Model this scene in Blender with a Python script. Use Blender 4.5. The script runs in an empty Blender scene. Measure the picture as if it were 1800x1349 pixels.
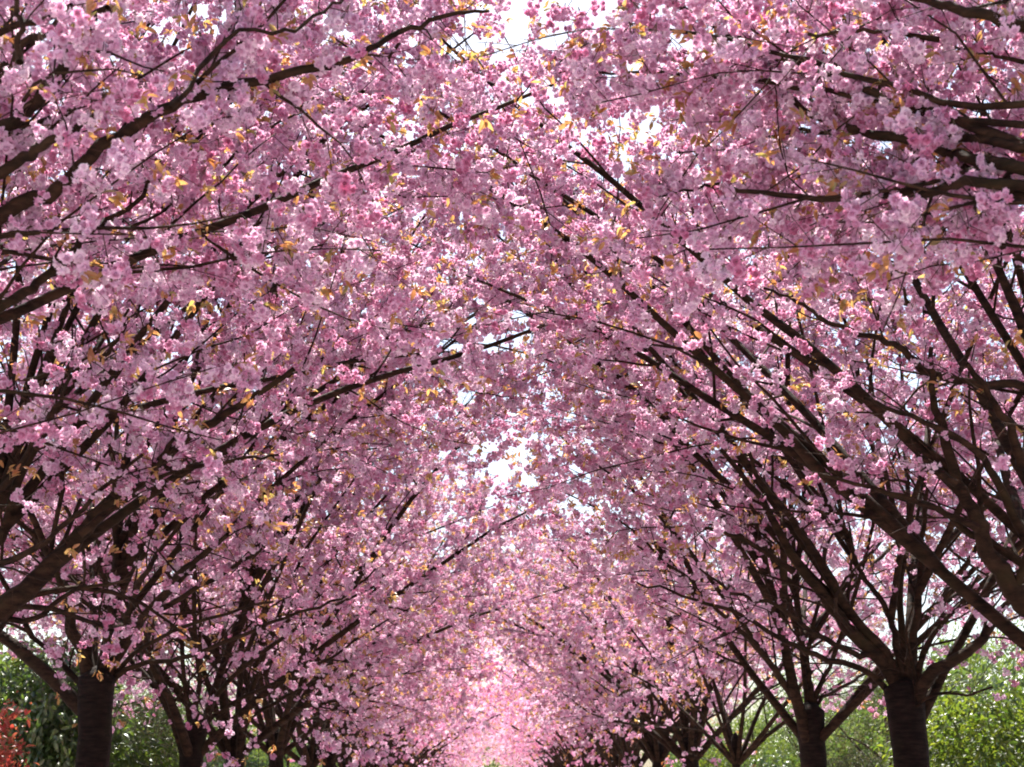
import bpy, math, random
import numpy as np
from mathutils import Matrix, Vector, Euler

random.seed(7)
rng = np.random.default_rng(11)
scene = bpy.context.scene
COL = scene.collection

# ------------------------------------------------------------------ camera, sky, sun, exposure
F = 2560.0                       # focal length in pixels of the 1800 px wide photograph
EYE = np.array([0.0, 0.0, 1.6])
PITCH = math.atan((1395 - 674.5) / F)
YAW = math.atan(40 / F * math.cos(PITCH))
FW = np.array([math.sin(YAW) * math.cos(PITCH), math.cos(YAW) * math.cos(PITCH), math.sin(PITCH)])
RT = np.array([math.cos(YAW), -math.sin(YAW), 0.0])
UP = np.cross(RT, FW)
cam = bpy.data.cameras.new('camera')
cam.sensor_width = 36.0
cam.lens = F / 1800 * 36.0
cam.clip_end = 3000
cam.clip_start = 0.05
cam.dof.use_dof = True
cam.dof.focus_distance = 11.0
cam.dof.aperture_fstop = 4.5
camo = bpy.data.objects.new('camera', cam)
COL.objects.link(camo)
camo.matrix_world = Matrix(((RT[0], UP[0], -FW[0], EYE[0]), (RT[1], UP[1], -FW[1], EYE[1]),
                            (RT[2], UP[2], -FW[2], EYE[2]), (0, 0, 0, 1)))
scene.camera = camo

SUN_EL, SUN_AZ = math.radians(60), math.radians(-8)      # azimuth measured from +Y towards +X
world = bpy.data.worlds.new('World')
scene.world = world
world.use_nodes = True
wn = world.node_tree.nodes
bgn = wn['Background']
sky = wn.new('ShaderNodeTexSky')
sky.sky_type = 'NISHITA'
sky.sun_disc = False
sky.sun_elevation = SUN_EL
sky.sun_rotation = SUN_AZ
sky.air_density = 1.0
sky.dust_density = 2.5
sky.ozone_density = 1.0
world.node_tree.links.new(sky.outputs[0], bgn.inputs[0])
bgn.inputs[1].default_value = 0.08
sl = bpy.data.lights.new('sun', 'SUN')
sl.energy = 5.0
sl.angle = math.radians(0.53)
sl.color = (1.0, 0.95, 0.88)
so = bpy.data.objects.new('sun', sl)
COL.objects.link(so)
sdir = Vector((math.sin(SUN_AZ) * math.cos(SUN_EL), math.cos(SUN_AZ) * math.cos(SUN_EL), math.sin(SUN_EL)))
so.rotation_euler = sdir.to_track_quat('Z', 'Y').to_euler()
scene.view_settings.view_transform = 'Standard'
scene.view_settings.look = 'None'
scene.view_settings.gamma = 1.0
scene.view_settings.use_curve_mapping = False
scene.view_settings.exposure = 1.7
scene.render.film_transparent = False
cy = scene.cycles
cy.max_bounces = 10
cy.diffuse_bounces = 7
cy.glossy_bounces = 2
cy.transmission_bounces = 6
cy.transparent_max_bounces = 8
cy.caustics_reflective = False
cy.caustics_refractive = False
cy.use_denoising = True
cy.filter_width = 1.9


# ------------------------------------------------------------------ projection helpers
def project(P):
    d = np.asarray(P) - EYE
    z = d @ FW
    z = np.where(np.abs(z) < 1e-6, 1e-6, z)
    return 900 + F * (d @ RT) / z, 674.5 - F * (d @ UP) / z, z


def ray(px, py):
    return FW + RT * ((px - 900) / F) + UP * ((674.5 - py) / F)


def at_y(px, py, y):
    d = ray(px, py)
    return EYE + d * (y / d[1])


def at_x(px, py, x):
    d = ray(px, py)
    return EYE + d * (x / d[0])


# ------------------------------------------------------------------ materials
def mat(name):
    m = bpy.data.materials.new(name)
    m.use_nodes = True
    nt = m.node_tree
    for n in list(nt.nodes):
        nt.nodes.remove(n)
    out = nt.nodes.new('ShaderNodeOutputMaterial')
    return m, nt, nt.nodes, nt.links, out


def ramp(nodes, stops):
    r = nodes.new('ShaderNodeValToRGB')
    while len(r.color_ramp.elements) < len(stops):
        r.color_ramp.elements.new(0.5)
    for e, (p, c) in zip(r.color_ramp.elements, stops):
        e.position = p
        e.color = (*c, 1)
    return r


def petal_material():
    m, nt, N, L, out = mat('cherry_petal')
    at = N.new('ShaderNodeAttribute'); at.attribute_name = 'tone'
    oi = N.new('ShaderNodeObjectInfo')
    ad = N.new('ShaderNodeMath'); ad.operation = 'MULTIPLY_ADD'
    L.new(oi.outputs['Random'], ad.inputs[0]); ad.inputs[1].default_value = 0.7
    sub = N.new('ShaderNodeMath'); sub.operation = 'SUBTRACT'
    L.new(at.outputs['Fac'], sub.inputs[0]); sub.inputs[1].default_value = 0.35
    L.new(sub.outputs[0], ad.inputs[2])
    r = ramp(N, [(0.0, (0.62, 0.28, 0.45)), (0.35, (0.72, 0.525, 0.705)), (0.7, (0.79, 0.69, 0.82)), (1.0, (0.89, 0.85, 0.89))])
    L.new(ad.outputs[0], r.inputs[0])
    r2 = ramp(N, [(0.0, (0.75, 0.27, 0.44)), (0.5, (0.87, 0.54, 0.69)), (1.0, (0.94, 0.80, 0.86))])
    L.new(ad.outputs[0], r2.inputs[0])
    d = N.new('ShaderNodeBsdfDiffuse'); L.new(r.outputs[0], d.inputs[0])
    t = N.new('ShaderNodeBsdfTranslucent'); L.new(r2.outputs[0], t.inputs[0])
    mx = N.new('ShaderNodeMixShader'); mx.inputs[0].default_value = 0.5
    L.new(d.outputs[0], mx.inputs[1]); L.new(t.outputs[0], mx.inputs[2])
    L.new(mx.outputs[0], out.inputs[0])
    return m


def leaf_material(name, stops, tstops, trans=0.5, rough=0.4, gloss=0.06):
    m, nt, N, L, out = mat(name)
    oi = N.new('ShaderNodeObjectInfo')
    at = N.new('ShaderNodeAttribute'); at.attribute_name = 'tone'
    ad = N.new('ShaderNodeMath'); ad.operation = 'ADD'
    L.new(oi.outputs['Random'], ad.inputs[0]); L.new(at.outputs['Fac'], ad.inputs[1])
    fr = N.new('ShaderNodeMath'); fr.operation = 'FRACT'; L.new(ad.outputs[0], fr.inputs[0])
    r = ramp(N, stops); L.new(fr.outputs[0], r.inputs[0])
    r2 = ramp(N, tstops); L.new(fr.outputs[0], r2.inputs[0])
    d = N.new('ShaderNodeBsdfDiffuse'); L.new(r.outputs[0], d.inputs[0])
    t = N.new('ShaderNodeBsdfTranslucent'); L.new(r2.outputs[0], t.inputs[0])
    mx = N.new('ShaderNodeMixShader'); mx.inputs[0].default_value = trans
    L.new(d.outputs[0], mx.inputs[1]); L.new(t.outputs[0], mx.inputs[2])
    g = N.new('ShaderNodeBsdfGlossy'); g.inputs['Roughness'].default_value = rough
    g.inputs[0].default_value = (1, 1, 1, 1)
    m2 = N.new('ShaderNodeMixShader'); m2.inputs[0].default_value = gloss
    L.new(mx.outputs[0], m2.inputs[1]); L.new(g.outputs[0], m2.inputs[2])
    L.new(m2.outputs[0], out.inputs[0])
    return m


def bark_material(name, dark, light, band=14.0, moss=None):
    m, nt, N, L, out = mat(name)
    tc = N.new('ShaderNodeTexCoord')
    mp = N.new('ShaderNodeMapping'); mp.inputs['Scale'].default_value = (3.5, 3.5, band)
    L.new(tc.outputs['Object'], mp.inputs[0])
    nz = N.new('ShaderNodeTexNoise'); nz.inputs['Scale'].default_value = 2.2; nz.inputs['Detail'].default_value = 6
    nz.inputs['Roughness'].default_value = 0.65
    L.new(mp.outputs[0], nz.inputs[0])
    n2 = N.new('ShaderNodeTexNoise'); n2.inputs['Scale'].default_value = 4.0; n2.inputs['Detail'].default_value = 4
    L.new(tc.outputs['Object'], n2.inputs[0])
    mid = [(a + b) / 2 for a, b in zip(dark, light)]
    r = ramp(N, [(0.38, dark), (0.52, mid), (0.63, light)])
    L.new(nz.outputs['Fac'], r.inputs[0])
    mixc = N.new('ShaderNodeMix'); mixc.data_type = 'RGBA'
    rr = ramp(N, [(0.52, (0, 0, 0)), (0.70, (1, 1, 1))]); L.new(n2.outputs['Fac'], rr.inputs[0])
    mul = N.new('ShaderNodeMath'); mul.operation = 'MULTIPLY'; mul.inputs[1].default_value = 0.5
    L.new(rr.outputs[0], mul.inputs[0]); L.new(mul.outputs[0], mixc.inputs[0])
    L.new(r.outputs[0], mixc.inputs[6]); mixc.inputs[7].default_value = (*(moss or light), 1)
    b = N.new('ShaderNodeBsdfPrincipled'); L.new(mixc.outputs[2], b.inputs['Base Color'])
    b.inputs['Roughness'].default_value = 0.85
    b.inputs['Specular IOR Level'].default_value = 0.12
    bp = N.new('ShaderNodeBump'); bp.inputs['Strength'].default_value = 0.8; bp.inputs['Distance'].default_value = 0.02
    L.new(nz.outputs['Fac'], bp.inputs['Height']); L.new(bp.outputs[0], b.inputs['Normal'])
    L.new(b.outputs[0], out.inputs[0])
    return m


M_PETAL = petal_material()
M_STALK = leaf_material('flower_stalk', [(0, (0.10, 0.09, 0.03)), (1, (0.14, 0.08, 0.04))],
                        [(0, (0.10, 0.09, 0.03)), (1, (0.14, 0.08, 0.04))], 0.2)
M_LEAF = leaf_material('bronze_leaf',
                       [(0, (0.22, 0.10, 0.03)), (0.45, (0.30, 0.15, 0.035)), (0.75, (0.24, 0.17, 0.03)), (1.0, (0.13, 0.14, 0.03))],
                       [(0, (0.56, 0.20, 0.06)), (0.45, (0.62, 0.32, 0.10)), (0.75, (0.62, 0.39, 0.12)), (1.0, (0.38, 0.34, 0.07))], 0.55)
M_TRUNK = bark_material('trunk_bark', (0.0065, 0.004, 0.003), (0.021, 0.0135, 0.0095), 15.0, (0.022, 0.020, 0.010))
M_LIMB = bark_material('limb_bark', (0.010, 0.0058, 0.0035), (0.044, 0.026, 0.014), 9.0, (0.036, 0.028, 0.011))
M_TWIG = bark_material('twig_bark', (0.025, 0.013, 0.009), (0.085, 0.048, 0.032), 9.0)


# ------------------------------------------------------------------ mesh helpers
def new_mesh(name, V, Fa, m, tone=None, smooth=True, mats=None, mi=None):
    me = bpy.data.meshes.new(name)
    V = np.asarray(V, dtype=np.float32)
    nf = len(Fa)
    me.vertices.add(len(V)); me.vertices.foreach_set('co', V.ravel())
    if isinstance(Fa, np.ndarray):
        k = Fa.shape[1]
        me.loops.add(nf * k); me.loops.foreach_set('vertex_index', Fa.astype(np.int32).ravel())
        me.polygons.add(nf); me.polygons.foreach_set('loop_start', np.arange(0, nf * k, k, dtype=np.int32))
    else:
        idx = [i for f in Fa for i in f]
        st = np.cumsum([0] + [len(f) for f in Fa[:-1]]).astype(np.int32)
        me.loops.add(len(idx)); me.loops.foreach_set('vertex_index', np.array(idx, dtype=np.int32))
        me.polygons.add(nf); me.polygons.foreach_set('loop_start', st)
    me.update(calc_edges=True)
    if smooth:
        me.polygons.foreach_set('use_smooth', np.ones(nf, dtype=bool))
    for x in (mats or [m]):
        me.materials.append(x)
    if mi is not None:
        me.polygons.foreach_set('material_index', np.asarray(mi, dtype=np.int32))
    if tone is not None:
        a = me.attributes.new('tone', 'FLOAT', 'POINT')
        a.data.foreach_set('value', np.asarray(tone, dtype=np.float32))
    return me


def link(name, data, parent=None, loc=None):
    o = bpy.data.objects.new(name, data)
    COL.objects.link(o)
    if parent is not None:
        o.parent = parent
    if loc is not None:
        o.location = loc
    return o


def tag(o, label=None, cat=None, group=None, kind=None):
    if label: o['label'] = label
    if cat: o['category'] = cat
    if group: o['group'] = group
    if kind: o['kind'] = kind
    return o


def tube(P, R, k=6, cap=True):
    """One tube of k sides through the points P with radii R: verts, quad faces."""
    P = np.asarray(P, float); R = np.asarray(R, float)
    n = len(P)
    T = np.gradient(P, axis=0)
    T /= np.linalg.norm(T, axis=1)[:, None] + 1e-9
    ref = np.array([0.31, 0.17, 0.93]) if abs(T[:, 2].mean()) < 0.9 else np.array([1.0, 0.2, 0.0])
    A = np.cross(T, ref); A /= np.linalg.norm(A, axis=1)[:, None] + 1e-9
    B = np.cross(T, A)
    th = np.arange(k) * (2 * math.pi / k)
    V = P[:, None, :] + R[:, None, None] * (np.cos(th)[None, :, None] * A[:, None, :] + np.sin(th)[None, :, None] * B[:, None, :])
    V = V.reshape(-1, 3)
    i = np.arange(n - 1)[:, None] * k
    j = np.arange(k)[None, :]
    j2 = (j + 1) % k
    Q = np.stack([i + j, i + j2, i + k + j2, i + k + j], axis=-1).reshape(-1, 4)
    return V, Q


def tubes_joined(items, k):
    Vs, Qs, o = [], [], 0
    for P, R in items:
        V, Q = tube(P, R, k)
        Vs.append(V); Qs.append(Q + o); o += len(V)
    return np.concatenate(Vs), np.concatenate(Qs)


def twig_mesh(base, mid, tip, r):
    """Vectorised three-ring, three-sided twigs."""
    n = len(base)
    P = np.stack([base, mid, tip], 1)
    T = tip - base
    T /= np.linalg.norm(T, axis=1)[:, None] + 1e-9
    A = np.cross(T, np.array([0.3, 0.5, 0.81])); A /= np.linalg.norm(A, axis=1)[:, None] + 1e-9
    B = np.cross(T, A)
    th = np.arange(3) * 2.0944
    ring = np.cos(th)[None, :, None] * A[:, None] + np.sin(th)[None, :, None] * B[:, None]
    rr = np.stack([r, r * 0.75, r * 0.35], 1)
    V = P[:, :, None, :] + rr[:, :, None, None] * ring[:, None]
    V = V.reshape(-1, 3)
    q = []
    for a in (0, 3):
        for j in range(3):
            q.append([a + j, a + (j + 1) % 3, a + 3 + (j + 1) % 3, a + 3 + j])
    Q = (np.arange(n)[:, None, None] * 9 + np.array(q)[None]).reshape(-1, 4)
    return V, Q


def catmull(P, m=5):
    P = np.asarray(P, float)
    if len(P) < 3:
        return np.array([P[0] + (P[-1] - P[0]) * t for t in np.linspace(0, 1, m + 1)])
    Q = np.vstack([2 * P[0] - P[1], P, 2 * P[-1] - P[-2]])
    out = []
    for i in range(1, len(Q) - 2):
        p0, p1, p2, p3 = Q[i - 1:i + 3]
        for t in np.arange(m) / m:
            out.append(0.5 * (2 * p1 + (p2 - p0) * t + (2 * p0 - 5 * p1 + 4 * p2 - p3) * t * t + (3 * p1 - p0 - 3 * p2 + p3) * t ** 3))
    out.append(P[-1])
    return np.array(out)


def unit(v):
    v = np.asarray(v, float)
    return v / (np.linalg.norm(v, axis=-1, keepdims=True) + 1e-9)


# ------------------------------------------------------------------ blossom and leaf meshes
def petal(V, Fc, T, c, nrm, up, size, tone, curl):
    """A cupped, notched petal: base, two middles, two outer corners."""
    side = unit(np.cross(nrm, up))
    fwd = unit(np.cross(side, nrm))
    b = len(V)
    w = size * 0.52
    V += [c, c + fwd * size * .5 + side * w * .85 + nrm * curl * size * .10,
          c + fwd * size * .55 - nrm * curl * size * .12,
          c + fwd * size * .5 - side * w * .85 + nrm * curl * size * .10,
          c + fwd * size * 1.0 + side * w * .55 + nrm * curl * size * .34,
          c + fwd * size * .90 + nrm * curl * size * .18,
          c + fwd * size * 1.0 - side * w * .55 + nrm * curl * size * .34]
    Fc += [(b, b + 1, b + 2), (b, b + 2, b + 3), (b + 1, b + 4, b + 5, b + 2), (b + 2, b + 5, b + 6, b + 3)]
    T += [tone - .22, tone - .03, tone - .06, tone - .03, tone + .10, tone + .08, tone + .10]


def make_cluster(seed, nfl, npet, stalks=True):
    r = random.Random(seed)
    V, Fc, T, MI = [], [], [], []
    cs = []
    for k in range(nfl):
        for _ in range(30):
            a = r.uniform(0, 6.283)
            rad = r.uniform(0.012, 0.050)
            c = np.array([math.cos(a) * rad, math.sin(a) * rad, -0.055 + r.uniform(-0.035, 0.03)])
            if all(np.linalg.norm(c - d) > 0.030 for d in cs):
                break
        cs.append(c)
    for c in cs:
        ax = unit(c - np.array([0, 0, -0.02]) + np.array([r.uniform(-.02, .02), r.uniform(-.02, .02), 0]))
        e1 = unit(np.cross(ax, np.array([0.3, 0.8, 0.52]))); e2 = np.cross(ax, e1)
        ftone = r.uniform(.30, .74)
        for i in range(npet):
            layer = i / max(npet - 1, 1)                      # 0 outer ... 1 inner
            az = i * 2.39996 + r.uniform(-.25, .25)
            open_ = (1 - layer) * 1.30 + r.uniform(-.15, .15) + 0.18
            radial = e1 * math.cos(az) + e2 * math.sin(az)
            fwd = unit(radial * math.sin(open_) + ax * math.cos(open_))
            nrm = unit(np.cross(fwd, np.cross(radial, ax)))
            if nrm @ ax < 0 and layer > .5:
                nrm = -nrm
            size = r.uniform(.019, .026) * (1.0 - .25 * layer)
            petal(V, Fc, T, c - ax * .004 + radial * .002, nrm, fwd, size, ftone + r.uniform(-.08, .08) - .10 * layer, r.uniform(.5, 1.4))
    MI = [0] * len(Fc)
    if stalks:
        for c in cs:
            P = np.array([[0, 0, 0.01], [c[0] * .35, c[1] * .35, c[2] * .5], c])
            v, q = tube(P, [.0013, .0011, .0016], 3)
            o = len(V)
            V += list(v); T += [.3] * len(v)
            Fc += [tuple(x + o) for x in q]; MI += [1] * len(q)
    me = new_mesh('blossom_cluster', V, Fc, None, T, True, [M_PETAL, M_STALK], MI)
    return me


CLUSTER = [make_cluster(100 + i, (6, 7, 8, 9, 5, 7, 8, 6)[i], 20) for i in range(8)]


def leaf_shape(L, W, bend, seg=4):
    V, Fc = [], []
    for i in range(seg + 1):
        t = i / seg
        w = W * math.sin(math.pi * min(1, t * .92 + .06)) ** .8 * (1 - .25 * t)
        z = -bend * t * t * L
        y = L * t
        V += [(-w, y, z + w * .35), (0, y, z), (w, y, z + w * .35)]
    for i in range(seg):
        a = i * 3
        Fc += [(a, a + 1, a + 4, a + 3), (a + 1, a + 2, a + 5, a + 4)]
    return np.array(V), np.array(Fc)


def make_leaf(name, L, W, bend, tone, m):
    V, Fc = leaf_shape(L, W, bend)
    return new_mesh(name, V, Fc, m, [tone] * len(V))


LEAF = [make_leaf('leaf', .050, .0125, b, t, M_LEAF) for b, t in ((.25, 0), (.5, .15), (.1, .05), (.7, .3))]


# ------------------------------------------------------------------ instancing of uncountable pieces
def scatter_group(name, meshes):
    ng = bpy.data.node_groups.new(name, 'GeometryNodeTree')
    ng.interface.new_socket('Geometry', in_out='INPUT', socket_type='NodeSocketGeometry')
    ng.interface.new_socket('Geometry', in_out='OUTPUT', socket_type='NodeSocketGeometry')
    N, L = ng.nodes, ng.links
    gi, go = N.new('NodeGroupInput'), N.new('NodeGroupOutput')
    jn = N.new('GeometryNodeJoinGeometry')
    for i, me in enumerate(meshes):
        src = bpy.data.objects.new(name + '_source', me)
        inf = N.new('GeometryNodeObjectInfo'); inf.inputs['Object'].default_value = src
        inf.inputs['As Instance'].default_value = False
        g2 = N.new('GeometryNodeGeometryToInstance')
        L.new(inf.outputs['Geometry'], g2.inputs[0]); L.new(g2.outputs[0], jn.inputs[0])
    ip = N.new('GeometryNodeInstanceOnPoints')
    L.new(gi.outputs[0], ip.inputs['Points']); L.new(jn.outputs[0], ip.inputs['Instance'])
    ip.inputs['Pick Instance'].default_value = True

    def attr(nm, typ, sock):
        a = N.new('GeometryNodeInputNamedAttribute'); a.data_type = typ
        a.inputs['Name'].default_value = nm
        L.new(a.outputs['Attribute'], ip.inputs[sock])
    attr('rot', 'FLOAT_VECTOR', 'Rotation'); attr('scl', 'FLOAT', 'Scale'); attr('idx', 'INT', 'Instance Index')
    L.new(ip.outputs[0], go.inputs[0])
    return ng


NG_BLOSSOM = scatter_group('blossom_scatter', CLUSTER)
NG_LEAF = scatter_group('leaf_scatter', LEAF)


def scatter(name, P, rot, scl, idx, group, parent):
    me = bpy.data.meshes.new(name)
    me.vertices.add(len(P)); me.vertices.foreach_set('co', np.asarray(P, np.float32).ravel())
    a = me.attributes.new('rot', 'FLOAT_VECTOR', 'POINT'); a.data.foreach_set('vector', np.asarray(rot, np.float32).ravel())
    a = me.attributes.new('scl', 'FLOAT', 'POINT'); a.data.foreach_set('value', np.asarray(scl, np.float32))
    a = me.attributes.new('idx', 'INT', 'POINT'); a.data.foreach_set('value', np.asarray(idx, np.int32))
    o = link(name, me, parent)
    o['kind'] = 'stuff'
    md = o.modifiers.new('scatter', 'NODES'); md.node_group = group
    return o


# ------------------------------------------------------------------ the tree grower
def grow_path(p, d, length, n, droop, wob, r):
    P = [np.array(p, float)]
    d = unit(d)
    st = length / n
    for i in range(n):
        d = unit(d + r.normal(0, wob, 3) + np.array([0, 0, -droop]))
        P.append(P[-1] + d * st)
    return np.array(P)


def skeleton(fork, r, n_limbs, size, traced, lean=None, dens=1.0, skip_az=(), extra=(), exr=.066, csize=.76):
    """Limbs (path, radii, traced?), each with its branches; then twigs, blossom and leaf positions."""
    limbs = []
    ntr = len(traced)
    for P, R in traced:
        limbs.append((P, R))

    def off_limb(d, L):
        """Where a new limb leaves the best aligned older one, and how thick it may be there."""
        best, at = -2, None
        for P, R in limbs:
            j = np.nonzero(np.linalg.norm(P - fork, axis=1) > r.uniform(.5, 1.5) * size / 5)[0]
            if not len(j) or np.linalg.norm(P[0] - fork) > .6: continue
            j = j[0]
            a = unit(P[j] - fork) @ d
            if a > best: best, at = a, (P[j], R[j] * .78)
        return at if best > .80 else (fork + np.array([d[0] * .1, d[1] * .1, -.34]), 1.0)

    off = r.uniform(0, 6.28)
    for i in range(n_limbs):
        az = off + i * 6.2832 / n_limbs + r.uniform(-.25, .25)
        if any(abs((az - a + math.pi) % (2 * math.pi) - math.pi) < w for a, w in skip_az):
            continue
        el = math.radians((46, 64, 54, 72)[i % 4] + r.uniform(-6, 6))
        d = np.array([math.cos(az) * math.cos(el), math.sin(az) * math.cos(el), math.sin(el)])
        L = size * r.uniform(.85, 1.15) * (0.9 + .25 * math.sin(el))
        n = 11
        start = fork + np.array([math.cos(az), math.sin(az), 0]) * .07 * size / 5 + np.array([0, 0, -.34])
        P = grow_path(start, d, L, n, .014 + .030 * math.cos(el), .038, r)
        r0 = r.uniform(.034, .054) * size / 5
        R = r0 * (1 - np.linspace(0, 1, n + 1)) ** .75 + .006
        limbs.append((P, R))
    for az, el, L in extra:
        az += r.uniform(-.12, .12); el = math.radians(el + r.uniform(-4, 4)); L *= r.uniform(.93, 1.07)
        d = np.array([math.cos(az) * math.cos(el), math.sin(az) * math.cos(el), math.sin(el)])
        P0, r0 = off_limb(d, L)
        v = fork + d * L - P0
        P = grow_path(P0, v, np.linalg.norm(v), 12, .020, .05, r)
        limbs.append((P, min(exr, r0) * (1 - np.linspace(0, 1, 13)) ** .75 + .006))
    branches = []
    for li, (P, R) in enumerate(limbs):
        seg = np.linalg.norm(np.diff(P, axis=0), axis=1)
        L = seg.sum()
        cum = np.concatenate([[0], np.cumsum(seg)]) / L
        nb = max(3, int(L * 2.3 * dens))
        for b in range(nb):
            t = .16 + .80 * (b + r.uniform(0, 1)) / nb
            i = min(np.searchsorted(cum, t) - 1, len(P) - 2)
            u = (t - cum[i]) / (cum[i + 1] - cum[i])
            p = P[i] * (1 - u) + P[i + 1] * u
            tan = unit(P[i + 1] - P[i])
            perp = unit(np.cross(tan, r.normal(0, 1, 3)))
            if li < ntr and r.uniform() < .85:                   # bare on the side of the walk
                v = unit(EYE - p); q = perp @ v
                if q > .1: perp = unit(perp - 2 * q * v)
            ang = math.radians(r.uniform(26, 58))
            d = unit(tan * math.cos(ang) + perp * math.sin(ang) + np.array([0, 0, .10]))
            bl = min(L * .5, (.45 + 1.9 * (1 - t)) * r.uniform(.6, 1.2) * size / 5)
            rr = (R[i] * (1 - u) + R[i + 1] * u) * r.uniform(.30, .48)
            n = 6
            Q = grow_path(p, d, bl, n, r.uniform(-.01, .05), .14, r)
            RR = np.maximum(rr * (1 - np.linspace(0, 1, n + 1) * .8), .0035)
            branches.append((li, Q, RR))
    # twigs from branches and from the outer part of each limb
    bases, dirs = [], []
    src = [(Q, .10, 9.5, li < ntr) for li, Q, _ in branches] + [(P, .42, 7.0, i < ntr) for i, (P, _) in enumerate(limbs)]
    for Q, t0, per, bare in src:
        seg = np.linalg.norm(np.diff(Q, axis=0), axis=1)
        L = seg.sum(); cum = np.concatenate([[0], np.cumsum(seg)]) / L
        m = max(2, int(L * (1 - t0) * per * dens))
        t = np.clip(t0 + (1 - t0) * (np.arange(m) + r.uniform(0, 1, m)) / m, 0, .999)
        i = np.clip(np.searchsorted(cum, t) - 1, 0, len(Q) - 2)
        u = ((t - cum[i]) / (cum[i + 1] - cum[i] + 1e-9))[:, None]
        p = Q[i] * (1 - u) + Q[i + 1] * u
        tan = unit(Q[i + 1] - Q[i])
        perp = unit(np.cross(tan, r.normal(0, 1, (m, 3))))
        if bare:
            v = unit(EYE - p); q = (perp * v).sum(1, keepdims=True)
            perp = np.where((q > .1) & (r.uniform(0, 1, (m, 1)) < .8), unit(perp - 2 * q * v), perp)
        ang = np.radians(r.uniform(25, 75, m))[:, None]
        bases.append(p)
        dirs.append(unit(tan * np.cos(ang) + perp * np.sin(ang) + np.array([0, 0, .12])))
    base = np.concatenate(bases); d = np.concatenate(dirs)
    m = len(base)
    ln = r.uniform(.14, .48, m) * size / 5
    mid = base + d * (ln * .5)[:, None] + r.normal(0, .015, (m, 3))
    tip = base + d * ln[:, None] + r.normal(0, .03, (m, 3)) - np.array([0, 0, .02])
    # blossom clusters along the twigs
    per = np.maximum(1, np.round(ln / (.064 * (csize / .76) ** 1.7) * r.uniform(.6, 1.2, m))).astype(int)
    ti = np.repeat(np.arange(m), per)
    t = r.uniform(.1, 1.05, len(ti))[:, None]
    C = np.where(t < .5, base[ti] + (mid[ti] - base[ti]) * t * 2, mid[ti] + (tip[ti] - mid[ti]) * (t * 2 - 1))
    C = C + r.normal(0, .022, C.shape)
    dist = np.linalg.norm(C - fork, axis=1) / (size / 5)
    keep = r.uniform(0, 1, len(C)) < np.clip((dist - 1.1) / 2.3, .02, 1)
    C = C[keep]
    # leaf sprays at a share of the twig tips
    td = np.linalg.norm(tip - fork, axis=1) / (size / 5)
    sp = np.nonzero(r.uniform(0, 1, m) < 1.0 * np.clip((td - 1.1) / 2.3, .02, 1))[0]
    k = r.integers(5, 10, len(sp))
    li = np.repeat(sp, k)
    Lp = tip[li] + d[li] * r.uniform(.01, .07, len(li))[:, None] + r.normal(0, .012, (len(li), 3))
    return dict(limbs=limbs, branches=branches, twig=(base, mid, tip, np.clip(ln * .007, .0016, .0034)),
                blossom=C, leaf=Lp, leafdir=unit(d[li] + r.normal(0, .75, (len(li), 3))))


def leaf_euler(d, r):
    """Euler XYZ that carries +Y (leaf axis) to d, with a random roll."""
    out = np.empty((len(d), 3))
    for i, v in enumerate(d):
        q = Vector((0, 1, 0)).rotation_difference(Vector(v))
        e = (q @ Euler((0, r.uniform(-1.0, 1.0), 0)).to_quaternion()).to_euler()
        out[i] = (e.x, e.y, e.z)
    return out


# openings in the blossom roof where the sky shows (centre px, centre py, half width, half height)
GAPS = [(815, 70, 45, 24), (905, 70, 45, 34), (985, 55, 36, 26), (575, 55, 18, 20), (695, 165, 18, 18),
        (785, 602, 42, 20), (857, 600, 26, 26), (830, 555, 18, 26), (915, 552, 24, 14), (822, 692, 24, 22),
        (1205, 215, 16, 14), (1715, 190, 26, 16), (1520, 80, 26, 12), (1090, 205, 22, 10), (1330, 150, 36, 14),
        (1440, 70, 18, 9), (865, 880, 14, 16), (1340, 300, 10, 8)]


def open_sky(P, r):
    x, y, z = project(P)
    ok = np.ones(len(P), bool)
    for cx, cy, a, b in GAPS:
        e = ((x - cx) / a) ** 2 + ((y - cy) / b) ** 2
        ok &= ~((e < .62 + r.normal(0, .12, len(P))) & (z > 0))
    return ok


def trunk_mesh(base, fork, w, r, k=14):
    """Trunk from the ground to just above the fork: flared foot, graft swelling, uneven bark."""
    H = fork[2] - base[2]
    zs = np.array([0, .04, .10, .2, .32, .45, .58, .70, .80, .88, .95, 1.0, 1.035])
    prof = np.array([1.55, 1.32, 1.16, 1.05, 1.0, .97, .96, 1.0, 1.05, 1.06, 1.12, 1.16, .45])
    P = base + (fork - base) * zs[:, None]
    P[1:-3, :2] += r.normal(0, .008, (len(zs) - 4, 2))
    V, Q = tube(P, prof * w / 2, k)
    V = V.reshape(len(zs), k, 3)
    lobes = 1 + .05 * np.cos(np.arange(k) * 6.2832 / k * 3 + r.uniform(0, 6))[None, :] + r.normal(0, .018, (len(zs), k))
    V = P[:, None] + (V - P[:, None]) * lobes[:, :, None]
    V = np.concatenate([V.reshape(-1, 3), P[-1:] + np.array([[0, 0, .03]])])
    t = (len(zs) - 1) * k
    tri = [(t + j, t + (j + 1) % k, len(V) - 1) for j in range(k)]
    return V, [tuple(q) for q in Q] + tri


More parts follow.
